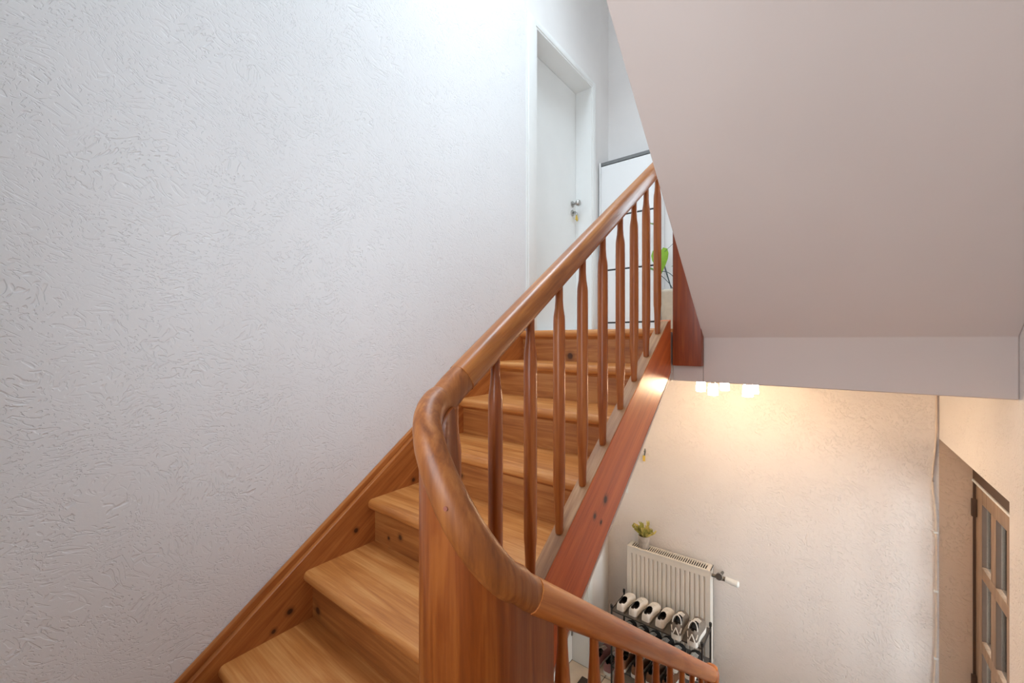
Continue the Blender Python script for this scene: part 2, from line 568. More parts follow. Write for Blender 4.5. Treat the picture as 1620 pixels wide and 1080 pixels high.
# landing slab and sloping soffit of the next flight, one plastered body
YTOP = YB
zt = ZSO + SSO * (YS - YTOP)
w = MB()
w.prism([(YS, ZS), (YS, ZSO), (YTOP, zt), (YTOP, zt + 0.30), (YS + 0.06, Z0 + 0.20), (YS + 0.06, Z0 - 0.02), (YF, Z0 - 0.02), (YF, ZS)], XSO, XR, 'x')
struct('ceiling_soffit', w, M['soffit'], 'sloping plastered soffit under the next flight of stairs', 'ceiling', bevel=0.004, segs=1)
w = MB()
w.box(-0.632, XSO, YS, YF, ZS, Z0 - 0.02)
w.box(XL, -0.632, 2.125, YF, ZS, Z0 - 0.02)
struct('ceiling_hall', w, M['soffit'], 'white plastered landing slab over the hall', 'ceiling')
w = MB()
w.box(XL, XSO, 2.22, YF, Z0 - 0.02, Z0)
struct('floor_landing', w, M['landing'], 'wooden floor of the upper landing', 'floor')

# hall floor with tiles as pieces
w = MB()
w.box(XLo, XR + T, -0.6, YF + T, ZF - 0.12, ZF - 0.006)
floor = struct('floor', w, M['grout'], 'beige tiled hall floor at the foot of the stairs', 'floor')
tile_me = None
TS = 0.30
ty = 3.073 + 0.3 * 1
for iy in range(-6, 2):
    for ix in range(0, 8):
        x0 = XL + 0.004 + ix * TS - 0.145
        y0 = 3.071 + iy * TS
        x1, y1 = x0 + TS - 0.006, min(y0 + TS - 0.006, YF)
        cx0, cx1 = max(x0, XL - 0.14 if LO_Y0 < y0 + 0.1 < LO_Y1 else XL), min(x1, XR)
        if cx1 - cx0 < 0.03 or y1 - y0 < 0.03:
            continue
        t_ = MB()
        t_.box(cx0, cx1, y0, y1, ZF - 0.012, ZF)
        t_.build('tile', M['tile'], floor, bevel=0.002, segs=1)


# ------------------------------------------------------------------ doors
def flush_door(name, y0, y1, zb, zt_, label, knob):
    r = thing(name, label, 'door', (XL, (y0 + y1) / 2, zb))
    r['kind'] = 'structure'
    h = zt_ - zb
    hy = (y1 - y0) / 2
    c = MB()
    # lining of the reveal
    c.box(-0.15, 0.012, -hy, -hy + 0.014, 0, h)
    c.box(-0.15, 0.012, hy - 0.014, hy, 0, h)
    c.box(-0.15, 0.012, -hy + 0.014, hy - 0.014, h - 0.014, h)
    c.build('door_lining', M['white'], r)
    c = MB()
    c.box(0, 0.016, -hy - 0.085, -hy, 0, h + 0.045)
    c.box(0, 0.016, hy, hy + 0.055, 0, h + 0.045)
    c.box(0, 0.016, -hy, hy, h, h + 0.045)
    c.build('casing', M['white'], r, bevel=0.004)
    b = MB()
    b.box(0, 0.007, -hy - 0.1, -hy - 0.085, 0, h + 0.06)
    b.box(0, 0.007, hy + 0.055, hy + 0.066, 0, h + 0.06)
    b.box(0, 0.007, -hy - 0.085, hy + 0.055, h + 0.045, h + 0.056)
    b.build('casing_edge', M['white'], r)
    leaf = MB()
    leaf.box(-0.18, -0.138, -hy + 0.016, hy - 0.016, 0.006, h - 0.016)
    lf = leaf.build('door_leaf', M['white'], r, bevel=0.002, segs=1)
    if knob:
        ky, kz = 3.065 - (y0 + y1) / 2, 1.155 - zb
        k_ = MB()
        for dz, rr in ((0, 0.026), (-0.075, 0.026)):
            pr_ = [(rr, 0.0), (rr, 0.006), (rr * 0.8, 0.009)]
            t0 = MB().lathe(pr_, n=20)
            k_.add([(-0.138 + z, ky + x, kz + dz + y) for x, y, z in t0.v], t0.f)
        k_.build('escutcheon', M['chrome'], lf, smooth=True)
        k_ = MB()
        t0 = MB().lathe([(0.009, 0.0), (0.009, 0.025), (0.022, 0.035), (0.027, 0.05), (0.022, 0.062), (0.008, 0.066)], n=20)
        k_.add([(-0.13 + z, ky + x, kz + y) for x, y, z in t0.v], t0.f)
        k_.build('door_knob', M['chrome'], lf, smooth=True)
        k_ = MB()
        k_.box(-0.132, -0.105, ky - 0.002, ky + 0.002, kz - 0.085, kz - 0.065)
        k_.build('lock_cylinder', M['chrome'], lf)
    else:
        k_ = MB()
        for zz in (0.22, 1.0, 1.8):
            t0 = MB().lathe([(0.009, 0), (0.009, 0.09)], n=12)
            k_.add([(-0.134 + x, hy - 0.03 + y, zz + z) for x, y, z in t0.v], t0.f)
        k_.build('hinge', M['chrome'], lf, smooth=True)
    return r


flush_door('door_1', UP_Y0, UP_Y1, Z0, UP_ZT, 'plain white flush door with round steel knob on the landing', True)
flush_door('door_2', LO_Y0, LO_Y1, ZF, LO_ZT, 'plain white flush door in the hall under the stairs', False)

# keys hanging from the lock of the landing door
kr = thing('key_bunch', 'bunch of keys with yellow tag hanging from the landing door lock', 'keys', (XL - 0.1, 3.068, 1.075))
t0 = MB()
t0.tube([(0.014 * 0, 0.016 * math.cos(a), -0.01 + 0.016 * math.sin(a)) for a in [2 * PI * i / 14 for i in range(15)]], 0.0018, 6)
t0.build('key_ring', M['chrome'], kr, smooth=True)
t0 = MB()
t0.prism([(-0.022, -0.062), (0.022, -0.062), (0.026, -0.05), (0.012, -0.022), (-0.008, -0.022)], -0.003, 0.003, 'x')
t0.build('key_tag', M['yellow'], kr, bevel=0.002, segs=1)
t0 = MB()
t0.box(0.005, 0.008, -0.012, -0.002, -0.075, -0.02)
t0.build('key', M['brass'], kr)

# front door in the right wall
XD = 0.66
fd = thing('door_3', 'beige wooden front door with rows of glass panes in deep reveal', 'door', (XD, (DY0 + DY1) / 2, ZF))
fd['kind'] = 'structure'
oy = (DY0 + DY1) / 2


def fbox(mb, x0, x1, y0, y1, z0, z1):
    mb.box(x0 - XD, x1 - XD, y0 - oy, y1 - oy, z0 - ZF, z1 - ZF)
    return mb


f_ = MB()
fbox(f_, XD - 0.01, XD + 0.06, YF - 0.012, YF - 0.001, ZF, DZT)
fbox(f_, XD - 0.01, XD + 0.06, DY0 + 0.002, DY0 + 0.03, ZF, DZT)
fbox(f_, XD - 0.01, XD + 0.06, DY0 + 0.03, YF - 0.012, -0.79, DZT)
f_.build('door_frame', M['doordark'], fd)
f_ = MB()
fbox(f_, XD - 0.016, XD - 0.004, DY0 + 0.03, YF - 0.016, -0.802, -0.79)
f_.build('weather_bead', M['white'], fd)
YA, YBd = DY0 + 0.035, YF - 0.014
ZT_L, ZB_L = -0.804, ZF + 0.01
PH, RH = 0.345, 0.062
cols = []
y_ = 3.36
while y_ - 0.17 > YA + 0.05:
    cols.append((y_ - 0.165, y_))
    y_ -= 0.165 + 0.075
rows = []
z_ = -0.9
for i in range(4):
    rows.append((z_ - PH, z_))
    z_ -= PH + RH
lf = MB()
fbox(lf, XD, XD + 0.03, cols[0][1], YBd, ZB_L, ZT_L)
fbox(lf, XD, XD + 0.03, YA, cols[-1][0], ZB_L, ZT_L)
leafo = lf.build('stile', M['doorwood'], fd, bevel=0.003)
lf = MB()
fbox(lf, XD, XD + 0.03, cols[-1][0], cols[0][1], rows[0][1], ZT_L)
lf.build('top_rail', M['doorwood'], fd, bevel=0.003)
lf = MB()
fbox(lf, XD, XD + 0.03, cols[-1][0], cols[0][1], ZB_L, rows[-1][0])
lf.build('bottom_panel', M['doorwood'], fd, bevel=0.003)
for i in range(3):
    lf = MB()
    fbox(lf, XD, XD + 0.028, cols[-1][0], cols[0][1], rows[i + 1][1], rows[i][0])
    lf.build('glazing_bar', M['doorwood'], fd, bevel=0.003)
for i in range(len(cols) - 1):
    for (za, zb) in rows:
        lf = MB()
        fbox(lf, XD, XD + 0.028, cols[i + 1][1], cols[i][0], za, zb)
        lf.build('mullion', M['doorwood'], fd, bevel=0.003)
for (ya, yb) in cols:
    for (za, zb) in rows:
        g = MB()
        fbox(g, XD + 0.019, XD + 0.022, ya, yb, za, zb)
        g.build('pane', M['pane'], fd)
        g = MB()
        for yy in (ya, yb - 0.004):
            fbox(g, XD + 0.002, XD + 0.019, yy, yy + 0.004, za, zb)
        g.build('pane_side_shade', M['doordark'], fd)  # dark strips put the shade on the pane sides into colour
for zz in (-0.95, -1.95):
    h_ = MB()
    fbox(h_, XD - 0.022, XD, YBd - 0.03, YBd - 0.008, zz - 0.05, zz + 0.05)
    h_.build('hinge', M['doordark'], fd, bevel=0.004)

# ------------------------------------------------------------------ the staircase
stair = thing('staircase', 'varnished pine staircase with two flights turning round a carved newel block', 'staircase', (0, 0, 0))
XI, XO = -1.552, -0.677        # tread span on the upper flight
XS0, XS1 = -0.68, -0.63        # upper outer string
LS0, LS1 = -0.49, -0.442       # lower outer string


def nose_y(k):
    return Y0 - k * GOING


def tread_profile(yn, depth, zt_, th=0.042, sgn=1):
    pts = []
    r = th / 2
    for i in range(7):
        a = PI / 2 + PI * i / 6
        pts.append((yn + sgn * (r * 0.8 + r * 0.8 * math.cos(a)), zt_ - r + r * math.sin(a)))
    pts += [(yn + sgn * depth, zt_ - th), (yn + sgn * depth, zt_)]
    return pts


for k in range(0, 7):
    z = Z0 - RISER * k
    yn = nose_y(k)
    MB().prism(tread_profile(yn, GOING + 0.05 if k else 0.14, z), XI, XO, 'x').build('tread', M['tread'], stair, smooth=True, angle=40)
    r_ = MB()
    zb = z - RISER
    r_.box(XI, XO, yn + 0.034, yn + 0.054, zb - 0.0, z - 0.041)
    r_.build('riser', M['riser'], stair)
    # small cove under the nosing
    r_ = MB()
    r_.prism([(yn + 0.034, z - 0.042), (yn + 0.022, z - 0.042), (yn + 0.034, z - 0.056)], XI, XO, 'x')
    r_.build('cove_strip', M['riser'], stair)

# half landing platform
ZP = Z0 - RISER * 7
YP_UP, YP_DN = nose_y(7) + 0.27, 0.62
pl = MB()
pl.box(XL, -0.56, YB, nose_y(6) + 0.03, ZP - 0.042, ZP)
pl.box(-0.56, XR, YB, YP_DN, ZP - 0.042, ZP)
pl.build('half_landing', M['landing'], stair, bevel=0.006)
# lower flight
G2 = 0.235
for j in range(1, 8):
    z = ZP - RISER * j
    yn = YP_DN + j * G2
    MB().prism(tread_profile(yn, G2 + 0.05, z, sgn=-1), -0.445, XR, 'x').build('tread', M['tread'], stair, smooth=True, angle=40)
for j in range(0, 8):
    z = ZP - RISER * j
    yn = YP_DN + j * G2
    r_ = MB()
    r_.box(-0.445, XR, yn - 0.054, yn - 0.034, z - RISER, z - 0.041)
    r_.build('riser', M['riser'], stair)

# strings
SLO = RISER / GOING


def nose_z(y):
    return Z0 + SLO * (y - Y0)


ya, yb = 0.56, 2.118
st_ = MB()
st_.prism([(ya, nose_z(ya) - 0.29), (yb, nose_z(yb) - 0.29 + 0.04), (yb, nose_z(yb) + 0.018), (yb - 0.04, nose_z(yb - 0.04) + 0.033), (ya, nose_z(ya) + 0.033)], XS0, XS1, 'x')
so = st_.build('outer_string', M['string'], stair, bevel=0.003, segs=1)
st_ = MB()
st_.prism([(ya, nose_z(ya) + 0.033), (yb - 0.04, nose_z(yb - 0.04) + 0.033), (yb - 0.04, nose_z(yb - 0.04) + 0.0375), (ya, nose_z(ya) + 0.0375)], XS0 + 0.001, XS1 - 0.001, 'x')
st_.build('string_capping', M['string_top'], stair)
yw0, yw1 = 0.1, 2.14


def wz(y):
    return nose_z(y) + 0.045 + 0.012 * (y - 0.3)


st_ = MB()
st_.prism([(yw0, nose_z(yw0) - 0.28), (yw1, nose_z(yw1) - 0.28), (yw1, wz(yw1)), (yw0, wz(yw0))], XL, XI + 0.002, 'x')
ws = st_.build('wall_string', M['string_wall'], stair, bevel=0.003, segs=1)
st_ = MB()
st_.prism([(yw0, wz(yw0) - 0.003), (yw1, wz(yw1) - 0.003), (yw1, wz(yw1) + 0.028), (yw0, wz(yw0) + 0.028)], XL, XL + 0.022, 'x')
st_.build('string_moulding', M['string_wall'], stair, bevel=0.006)
# plaster underside of the upper flight: its white edge shows along the string
st_ = MB()
st_.prism([(0.3, nose_z(0.3) - 0.302), (2.13, nose_z(2.13) - 0.302 + 0.04), (2.13, nose_z(2.13) - 0.29 + 0.04), (0.3, nose_z(0.3) - 0.29)], XL, XS1 + 0.002, 'x')
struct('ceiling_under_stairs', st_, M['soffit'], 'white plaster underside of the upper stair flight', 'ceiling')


def rail_lo(y):
    return -0.50 - 0.745 * (y - 0.66)


ya, yb = 0.60, 2.30
st_ = MB()
st_.prism([(ya, rail_lo(ya) - 1.13), (2.25, max(ZF, rail_lo(2.25) - 1.13)), (2.25, rail_lo(2.25) - 0.84), (ya, rail_lo(ya) - 0.84)], LS0, LS1, 'x')
st_.build('outer_string', M['string'], stair, bevel=0.003, segs=1)

# balusters
BP = [(0.0115, 0.0), (0.0125, 0.012), (0.013, 0.03), (0.015, 0.09), (0.0165, 0.125), (0.0182, 0.14), (0.0185, 0.2), (0.0185, 0.60), (0.018, 0.652),
      (0.0172, 0.664), (0.0135, 0.688), (0.0118, 0.712), (0.0115, 0.79)]
bal_me = MB().lathe(BP, n=12).mesh('baluster', M['baluster'], smooth=True, angle=50)


def rail_up(y):
    return 0.322 + 0.69 * (y - 1.251)


for y in (0.634, 0.778, 0.928, 1.081, 1.231, 1.386, 1.545, 1.69, 1.835, 1.988):
    o = link('baluster', bal_me, stair)
    o.location = (-0.655, y, nose_z(y) + 0.034)
BP2 = [(0.0112, 0.0), (0.0122, 0.03), (0.0135, 0.09), (0.0165, 0.15), (0.0175, 0.2), (0.019, 0.55), (0.0188, 0.64), (0.017, 0.69), (0.0132, 0.74),
       (0.0115, 0.77), (0.011, 0.83)]
bal2 = MB().lathe(BP2, n=12).mesh('baluster', M['baluster'], smooth=True, angle=50)
y = 0.785
while y < 2.2:
    o = link('baluster', bal2, stair)
    o.location = (-0.467, y, rail_lo(y) - 0.845)
    y += 0.1545


# handrail: profile flattened oval
def rail_profile(w_=0.03, h_=0.034, n=18, p=2.6):
    out = []
    for i in range(n):
        a = 2 * PI * i / n
        ca, sa = math.cos(a), math.sin(a)
        out.append((w_ * math.copysign(abs(ca) ** (2 / p), ca), h_ * math.copysign(abs(sa) ** (2 / p), sa)))
    return out


RP = rail_profile()
XRU, XRD = -0.655, -0.465
pts = [(XRU, 0.66 + i * (2.06 - 0.66) / 14, rail_up(0.66 + i * (2.06 - 0.66) / 14)) for i in range(15)]
# the rail turns over to the board at the landing
for i in range(1, 7):
    a = PI / 2 * i / 6
    pts.append((XRU + 0.09 * (1 - math.cos(a)), 2.06 + 0.085 * math.sin(a), rail_up(2.06) + 0.05 * i / 6))
MB().sweep(pts, RP).build('handrail', M['rail_up'], stair, smooth=True, angle=60)
pts = [(XRD, 0.655 + i * (2.2 - 0.655) / 14, rail_lo(0.655 + i * (2.2 - 0.655) / 14)) for i in range(15)]
MB().sweep(pts, RP).build('handrail', M['rail_dn'], stair, smooth=True, angle=60)

# wreath: the rail spirals down round the newel block
CX, CY, RR = -0.56, 0.604, 0.095
KEY = [(180, rail_up(0.604)), (205, -0.142), (230, -0.168), (255, -0.212), (277, -0.264), (306, -0.348), (339, -0.425), (360, rail_lo(0.604))]


def interp(a):
    for (a0, z0), (a1, z1) in zip(KEY, KEY[1:]):
        if a <= a1:
            t_ = (a - a0) / (a1 - a0)
            return z0 + (z1 - z0) * t_
    return KEY[-1][1]


def helix_z(a):
    s_, n_ = 0, 0
    for d in (-16, -8, 0, 8, 16):
        s_ += interp(min(360, max(180, a + d)))
        n_ += 1
    return s_ / n_


pts = [(XRU, 0.662, rail_up(0.662)), (XRU, 0.633, rail_up(0.633))]
for i in range(0, 37):
    a = 180 + 5 * i
    pts.append((CX + RR * math.cos(math.radians(a)), CY + RR * math.sin(math.radians(a)), helix_z(a)))
pts += [(XRD, 0.63, rail_lo(0.63)), (XRD, 0.657, rail_lo(0.657))]
MB().sweep(pts, rail_profile(0.0285, 0.0345, 18, 2.2)).build('handrail_wreath', M['wreath'], stair, smooth=True, angle=60)

# carved newel block: half round body with its top following the wreath
ro, ri = 0.111, 0.06
N = 36
vs, fs = [], []
rows_a = [(180 - 0, None)]
ring = []
for i in range(N + 1):
    a = 180 + 180.0 * i / N
    ring.append((a, math.cos(math.radians(a)), math.sin(math.radians(a))))
prof = []
for a, ca, sa in ring:
    prof.append((CX + ro * ca, CY + ro * sa, CX + ri * ca, CY + ri * sa, helix_z(a) - 0.012))
# straight cheeks running into the strings
prof = [(CX - ro, 0.64, CX - ri, 0.64, helix_z(180) - 0.35)] + prof + [(CX + ro, 0.72, CX + ri, 0.72, rail_lo(0.72) - 0.012)]
LEV = 14
zbot = -1.75
for (xo, yo, xi, yi, ztp) in prof:
    for l in range(LEV + 1):
        vs.append((xo, yo, zbot + (ztp - zbot) * l / LEV))
    for l in range(LEV + 1):
        vs.append((xi, yi, ztp + (zbot - ztp) * l / LEV))
m = 2 * (LEV + 1)
for i in range(len(prof) - 1):
    for l in range(m):
        k = (l + 1) % m
        fs.append((i * m + l, (i + 1) * m + l, (i + 1) * m + k, i * m + k))
fs.append(tuple(range(m)))
fs.append(tuple((len(prof) - 1) * m + l for l in range(m))[::-1])
MB().add(vs, fs).build('newel_block', M['block'], stair, smooth=True, angle=40)
# dowel plug in the joint of the wreath
a = math.radians(288)
dw = MB()
c0 = Vector((CX + 0.119 * math.cos(a), CY + 0.119 * math.sin(a), helix_z(288) + 0.006))
dv = Vector((math.cos(a), math.sin(a), 0.15)).normalized()
dq = [c0 + dv * 0.001, c0 + dv * 0.0055]
dw.tube(dq, 0.0042, 12)
dw.build('dowel_plug', M['board'], stair)

# foot newel of the lower rail
nz = rail_lo(2.225)
pr_ = [(0.034, 0.0), (0.034, 0.2), (0.026, 0.23), (0.03, 0.3), (0.032, 0.7), (0.024, 0.82), (0.032, nz - ZF - 0.05), (0.036, nz - ZF - 0.02), (0.037, nz - ZF + 0.01), (0.03, nz - ZF + 0.035), (0.012, nz - ZF + 0.047)]
MB().lathe(pr_, (-0.467, 2.225, ZF), 20).build('newel_post', M['rail_dn'], stair, smooth=True, angle=40)

# board at the landing edge, foot of the next flight
b_ = MB()
b_.box(-0.624, -0.489, 2.124, 2.171, -0.127, 0.98)
b_.build('newel_board', M['board'], stair, bevel=0.003)
# ------------------------------------------------------------------ landing furniture
CYF = 3.262
CX0, CX1 = -1.574, -1.085
cab = thing('shoe_cabinet', 'tall slim white shoe cabinet with tilting flaps and dark gaps', 'cabinet', ((CX0 + CX1) / 2, CYF, Z0))
hw = (CX1 - CX0) / 2
cd = YF - 0.006 - CYF
ch = 1.53 - Z0
c_ = MB()
c_.box(-hw, -hw + 0.014, 0, cd, 0, ch)
c_.box(hw - 0.014, hw, 0, cd, 0, ch)
c_.box(-hw + 0.014, hw - 0.014, cd - 0.01, cd, 0, ch)
c_.build('body', M['whitefoil'], cab, bevel=0.001, segs=1)
c_ = MB()
c_.box(-hw + 0.014, hw - 0.014, 0.004, cd - 0.01, ch - 0.03, ch - 0.004)
c_.build('top_edge', M['greytop'], cab)
c_ = MB()
c_.box(-hw + 0.014, hw - 0.014, 0.022, cd - 0.01, 0.0, ch - 0.03)
c_.build('inner_carcass', M['darkgap'], cab)
zs_ = [1.498, 1.047, 0.596, 0.147]
for i in range(3):
    f_ = MB()
    f_.box(-hw + 0.016, hw - 0.016, 0.002, 0.018, zs_[i + 1] + 0.008 - Z0, zs_[i] - 0.006 - Z0)
    f_.build('flap', M['whitefoil'], cab, bevel=0.0015, segs=1)
f_ = MB()
f_.box(-hw + 0.016, hw - 0.016, 0.004, 0.018, 0, 0.147 - 0.005 - Z0)
f_.build('plinth', M['whitefoil'], cab)

# house plant beside the cabinet
pp = thing('potted_plant', 'trailing green plant with big heart leaves in a cream pot', 'plant', (-0.965, 3.3, Z0))
MB().lathe([(0.075, 0.0), (0.08, 0.005), (0.098, 0.3), (0.104, 0.305), (0.104, 0.33), (0.094, 0.33), (0.09, 0.29)], n=24, cap=False).build('pot', M['pot'], pp, smooth=True, angle=50)
MB().lathe([(0.0901, 0.285), (0.06, 0.292), (0.02, 0.295)], n=24).build('soil', M['soil'], pp, smooth=True)


def heart_leaf(mb, base, direction, up, L, W):
    base, d, u = Vector(base), Vector(direction).normalized(), Vector(up).normalized()
    s_ = d.cross(u).normalized()
    u = s_.cross(d).normalized()
    rows_ = [(-0.08, 0.32), (0.05, 0.85), (0.22, 1.0), (0.45, 0.9), (0.68, 0.6), (0.86, 0.28), (1.0, 0.02)]
    vs, fs = [], []
    for t_, wd in rows_:
        for q in (-1, -0.5, 0, 0.5, 1):
            vs.append(base + d * L * (t_ + (-0.08 if abs(q) == 1 and t_ < 0.1 else 0)) + s_ * q * wd * W / 2 + u * (0.18 * W * abs(q) * wd - 0.25 * L * t_ * t_))
    for i in range(len(rows_) - 1):
        for j in range(4):
            fs.append((i * 5 + j, i * 5 + j + 1, (i + 1) * 5 + j + 1, (i + 1) * 5 + j))
    n0 = len(vs)
    vs2 = [p - u * 0.0012 for p in vs]
    fs2 = [tuple(n0 + i for i in f[::-1]) for f in fs]
    mb.add(vs + vs2, fs + fs2)


STEMS = [((0.0, 0, 0.29), (-0.03, -0.04, 0.45), (-0.075, -0.07, 0.63), 'leaf', 0.17, 0.13, (0.08, -0.3, -1)),
         ((0.02, 0, 0.29), (0.03, -0.02, 0.42), (0.02, -0.05, 0.51), 'leaf2', 0.07, 0.05, (0.6, -0.5, 0.1)),
         ((0.0, 0.01, 0.29), (-0.08, -0.08, 0.6), (-0.118, -0.085, 0.84), 'leaf', 0.08, 0.06, (-0.4, -0.8, 0.2)),
         ((0.01, 0.02, 0.29), (-0.02, 0.05, 0.4), (-0.115, -0.1, 0.48), 'leaf2', 0.08, 0.06, (-0.6, -0.8, 0.4)),
         ((0.02, 0.02, 0.29), (0.07, 0.0, 0.36), (0.11, -0.03, 0.4), 'leaf', 0.1, 0.08, (0.8, -0.4, -0.3)),
         ((0.0, 0.03, 0.29), (0.02, 0.06, 0.5), (0.05, 0.03, 0.68), 'leaf2', 0.1, 0.08, (0.7, -0.5, 0.2))]
for a, b, c2, mt, L, W_, dr in STEMS:
    a, b, c2 = Vector(a), Vector(b), Vector(c2)
    q = [a * (1 - t) ** 2 + b * 2 * t * (1 - t) + c2 * t * t for t in [i / 8 for i in range(9)]]
    s_ = MB()
    s_.tube(q, 0.0025, 6)
    so_ = s_.build('stem', M['stem'], pp, smooth=True)
    lf_ = MB()
    heart_leaf(lf_, c2, dr, (0, -0.7, 1), L, W_)
    lf_.build('leaf', M[mt], pp, smooth=True)
q = [Vector((-0.06 + 0.12 * t, -0.09, 0.47 - 0.1 * t + 0.03 * math.sin(3 * t))) for t in [i / 8 for i in range(9)]]
MB().tube(q, 0.003, 6).build('trailing_stem', M['stem'], pp, smooth=True)
q = [Vector((-0.04 + 0.13 * t, -0.085, 0.62 + 0.11 * t)) for t in [i / 8 for i in range(9)]]
MB().tube(q, 0.0014, 6).build('trailing_stem', M['stem'], pp, smooth=True)

# ------------------------------------------------------------------ hall: radiator
RX0, RX1, RZ1, RZ0, RYF, RYB = -1.355, -0.707, -1.733, -2.48, 3.34, 3.45
rad = thing('radiator', 'white ribbed panel radiator with top grille on the hall wall', 'radiator', ((RX0 + RX1) / 2, RYF, RZ0))
hw = (RX1 - RX0) / 2
rh = RZ1 - RZ0
n_r = 17
fr_ = MB()
pitch = (2 * hw - 0.05) / n_r
# ribbed front: pressed channels between raised flutes
outline = [(-hw, 0.0)]
for i in range(n_r):
    x = -hw + 0.025 + i * pitch
    outline += [(x + pitch * 0.28, 0.0), (x + pitch * 0.40, 0.009), (x + pitch * 0.60, 0.009), (x + pitch * 0.72, 0.0)]
outline += [(hw, 0.0), (hw, 0.014), (-hw, 0.014)]
fr_.prism(outline, 0.05, rh - 0.055, 'z')
fr_.box(-hw, hw, 0.0, 0.014, rh - 0.055, rh - 0.006)
fr_.box(-hw, hw, 0.0, 0.014, 0.0, 0.05)
fr_.build('front_panel', M['radiator'], rad)
sp = MB()
for sx in (-1, 1):
    a, b = sorted((sx * hw, sx * (hw - 0.003)))
    sp.box(a, b, 0.012, RYB - RYF, 0.02, rh)
sp.box(-hw, hw, RYB - RYF - 0.012, RYB - RYF, 0.0, rh - 0.02)
sp.build('side_panel', M['radiator'], rad)
gr = MB()
gr.box(-hw, hw, -0.003, 0.016, rh - 0.008, rh)
gr.box(-hw, hw, RYB - RYF - 0.014, RYB - RYF, rh - 0.008, rh)
gr.box(-hw, -hw + 0.03, 0.016, RYB - RYF - 0.014, rh - 0.008, rh)
gr.box(hw - 0.03, hw, 0.016, RYB - RYF - 0.014, rh - 0.008, rh)
nn_ = 36
for i in range(nn_ + 1):
    x = -hw + 0.03 + (2 * hw - 0.06) * i / nn_
    gr.box(x - 0.0034, x + 0.0034, 0.016, RYB - RYF - 0.014, rh - 0.006, rh - 0.001)
gr.build('grille', M['radiator'], rad)
gi = MB()
gi.box(-hw + 0.003, hw - 0.003, 0.014, RYB - RYF - 0.012, rh - 0.06, rh - 0.012)
gi.build('inner_shade_box', M['radshade'], rad)  # dark box, its colour stands for the shade between the grille slats


def along(p0, p1, r0, r1, n=14):
    p0, p1 = Vector(p0), Vector(p1)
    d = (p1 - p0).normalized()
    s_ = d.cross(Vector((0.1, 0.2, 1))).normalized()
    u = s_.cross(d)
    vs, fs = [], []
    for p, r in ((p0, r0), (p1, r1)):
        for i in range(n):
            a = 2 * PI * i / n
            vs.append(p + s_ * r * math.cos(a) + u * r * math.sin(a))
    fs = [(i, (i + 1) % n, n + (i + 1) % n, n + i) for i in range(n)] + [tuple(range(n))[::-1], tuple(range(n, 2 * n))]
    return vs, fs


va = MB()
va.add(*along((hw, 0.05, rh - 0.05), (hw + 0.06, 0.05, rh - 0.05), 0.012, 0.012))
va.add(*along((hw + 0.045, 0.05, rh - 0.05), (hw + 0.1, 0.05, rh - 0.05), 0.017, 0.015))
vb = va.build('valve_body', M['grey'], rad, smooth=True)
va = MB()
va.add(*along((hw + 0.06, 0.13, rh - 0.045), (hw + 0.06, 0.0, rh - 0.02), 0.010, 0.010))
va.build('valve_pipe', M['grey'], rad, smooth=True)
va = MB()
va.add(*along((hw + 0.06, 0.012, rh - 0.022), (hw + 0.06, -0.01, rh - 0.016), 0.026, 0.024, 18))
va.build('valve_rosette', M['chrome'], rad, smooth=True)
va = MB()
va.add(*along((hw + 0.095, 0.05, rh - 0.05), (hw + 0.175, 0.045, rh - 0.055), 0.021, 0.023, 18))
va.add(*along((hw + 0.175, 0.045, rh - 0.055), (hw + 0.185, 0.045, rh - 0.0555), 0.023, 0.017, 18))
va.build('thermostat_head', M['white'], rad, smooth=True)

# pot with dried plant on the radiator
dp = thing('dried_plant_pot', 'grey concrete pot with dry yellow green plant on the radiator', 'plant', (-1.232, 3.395, RZ1 + 0.001))
MB().lathe([(0.04, 0.0), (0.044, 0.004), (0.046, 0.095), (0.042, 0.097), (0.039, 0.085)], n=20, cap=False).build('pot', M['concrete'], dp, smooth=True, angle=50)
MB().lathe([(0.0392, 0.083), (0.02, 0.088)], n=20).build('soil', M['soil'], dp, smooth=True)
for i in range(26):
    a = random.uniform(0, 2 * PI)
    tilt = random.uniform(0.1, 1.05)
    d = Vector((math.cos(a) * math.sin(tilt), math.sin(a) * math.sin(tilt) * 0.6, math.cos(tilt)))
    b0 = Vector((0.015 * math.cos(a), 0.015 * math.sin(a), 0.085))
    s_ = MB()
    L = random.uniform(0.05, 0.11)
    s_.tube([b0, b0 + d * L * 0.5, b0 + d * L], 0.0022, 5)
    for q in range(7):
        t_ = 0.35 + 0.65 * q / 6
        e = Vector((random.uniform(-1, 1), random.uniform(-1, 1), random.uniform(0.1, 1))).normalized()
        heart_leaf(s_, b0 + d * L * t_, (d * 0.9 + e).normalized(), (0.2, -0.9, 0.4), random.uniform(0.02, 0.036), random.uniform(0.012, 0.018))
    s_.build('sprig', M['dryleaf'] if i % 3 else M['dryleaf2'], dp, smooth=True)

# key on a hook and light switch on the hall wall
kh = thing('hanging_key', 'key with yellow tag hanging on a hook on the hall wall', 'key', (-1.252, YF, -0.95))
MB().lathe([(0.004, 0), (0.004, 0.02)], n=8).build('hook', M['grey'], kh)
t0 = MB()
t0.prism([(-0.004, -0.035), (0.008, -0.035), (0.014, 0.0), (0.01, 0.025), (0.004, 0.025)], -0.022, -0.016, 'y')
t0.build('key', M['grey'], kh, bevel=0.001, segs=1)
t0 = MB()
t0.box(-0.014, 0.008, -0.022, -0.014, -0.085, -0.035)
t0.build('key_tag', M['yellow'], kh, bevel=0.003)
for o in kh.children:
    if o.name.startswith('hook'):
        o.rotation_euler = (PI / 2, 0, 0)
sw = thing('light_switch', 'white square light switch on the hall wall above radiator', 'switch', (-1.44, YF, -1.305))
t0 = MB()
t0.box(-0.04, 0.04, -0.009, 0, -0.04, 0.04)
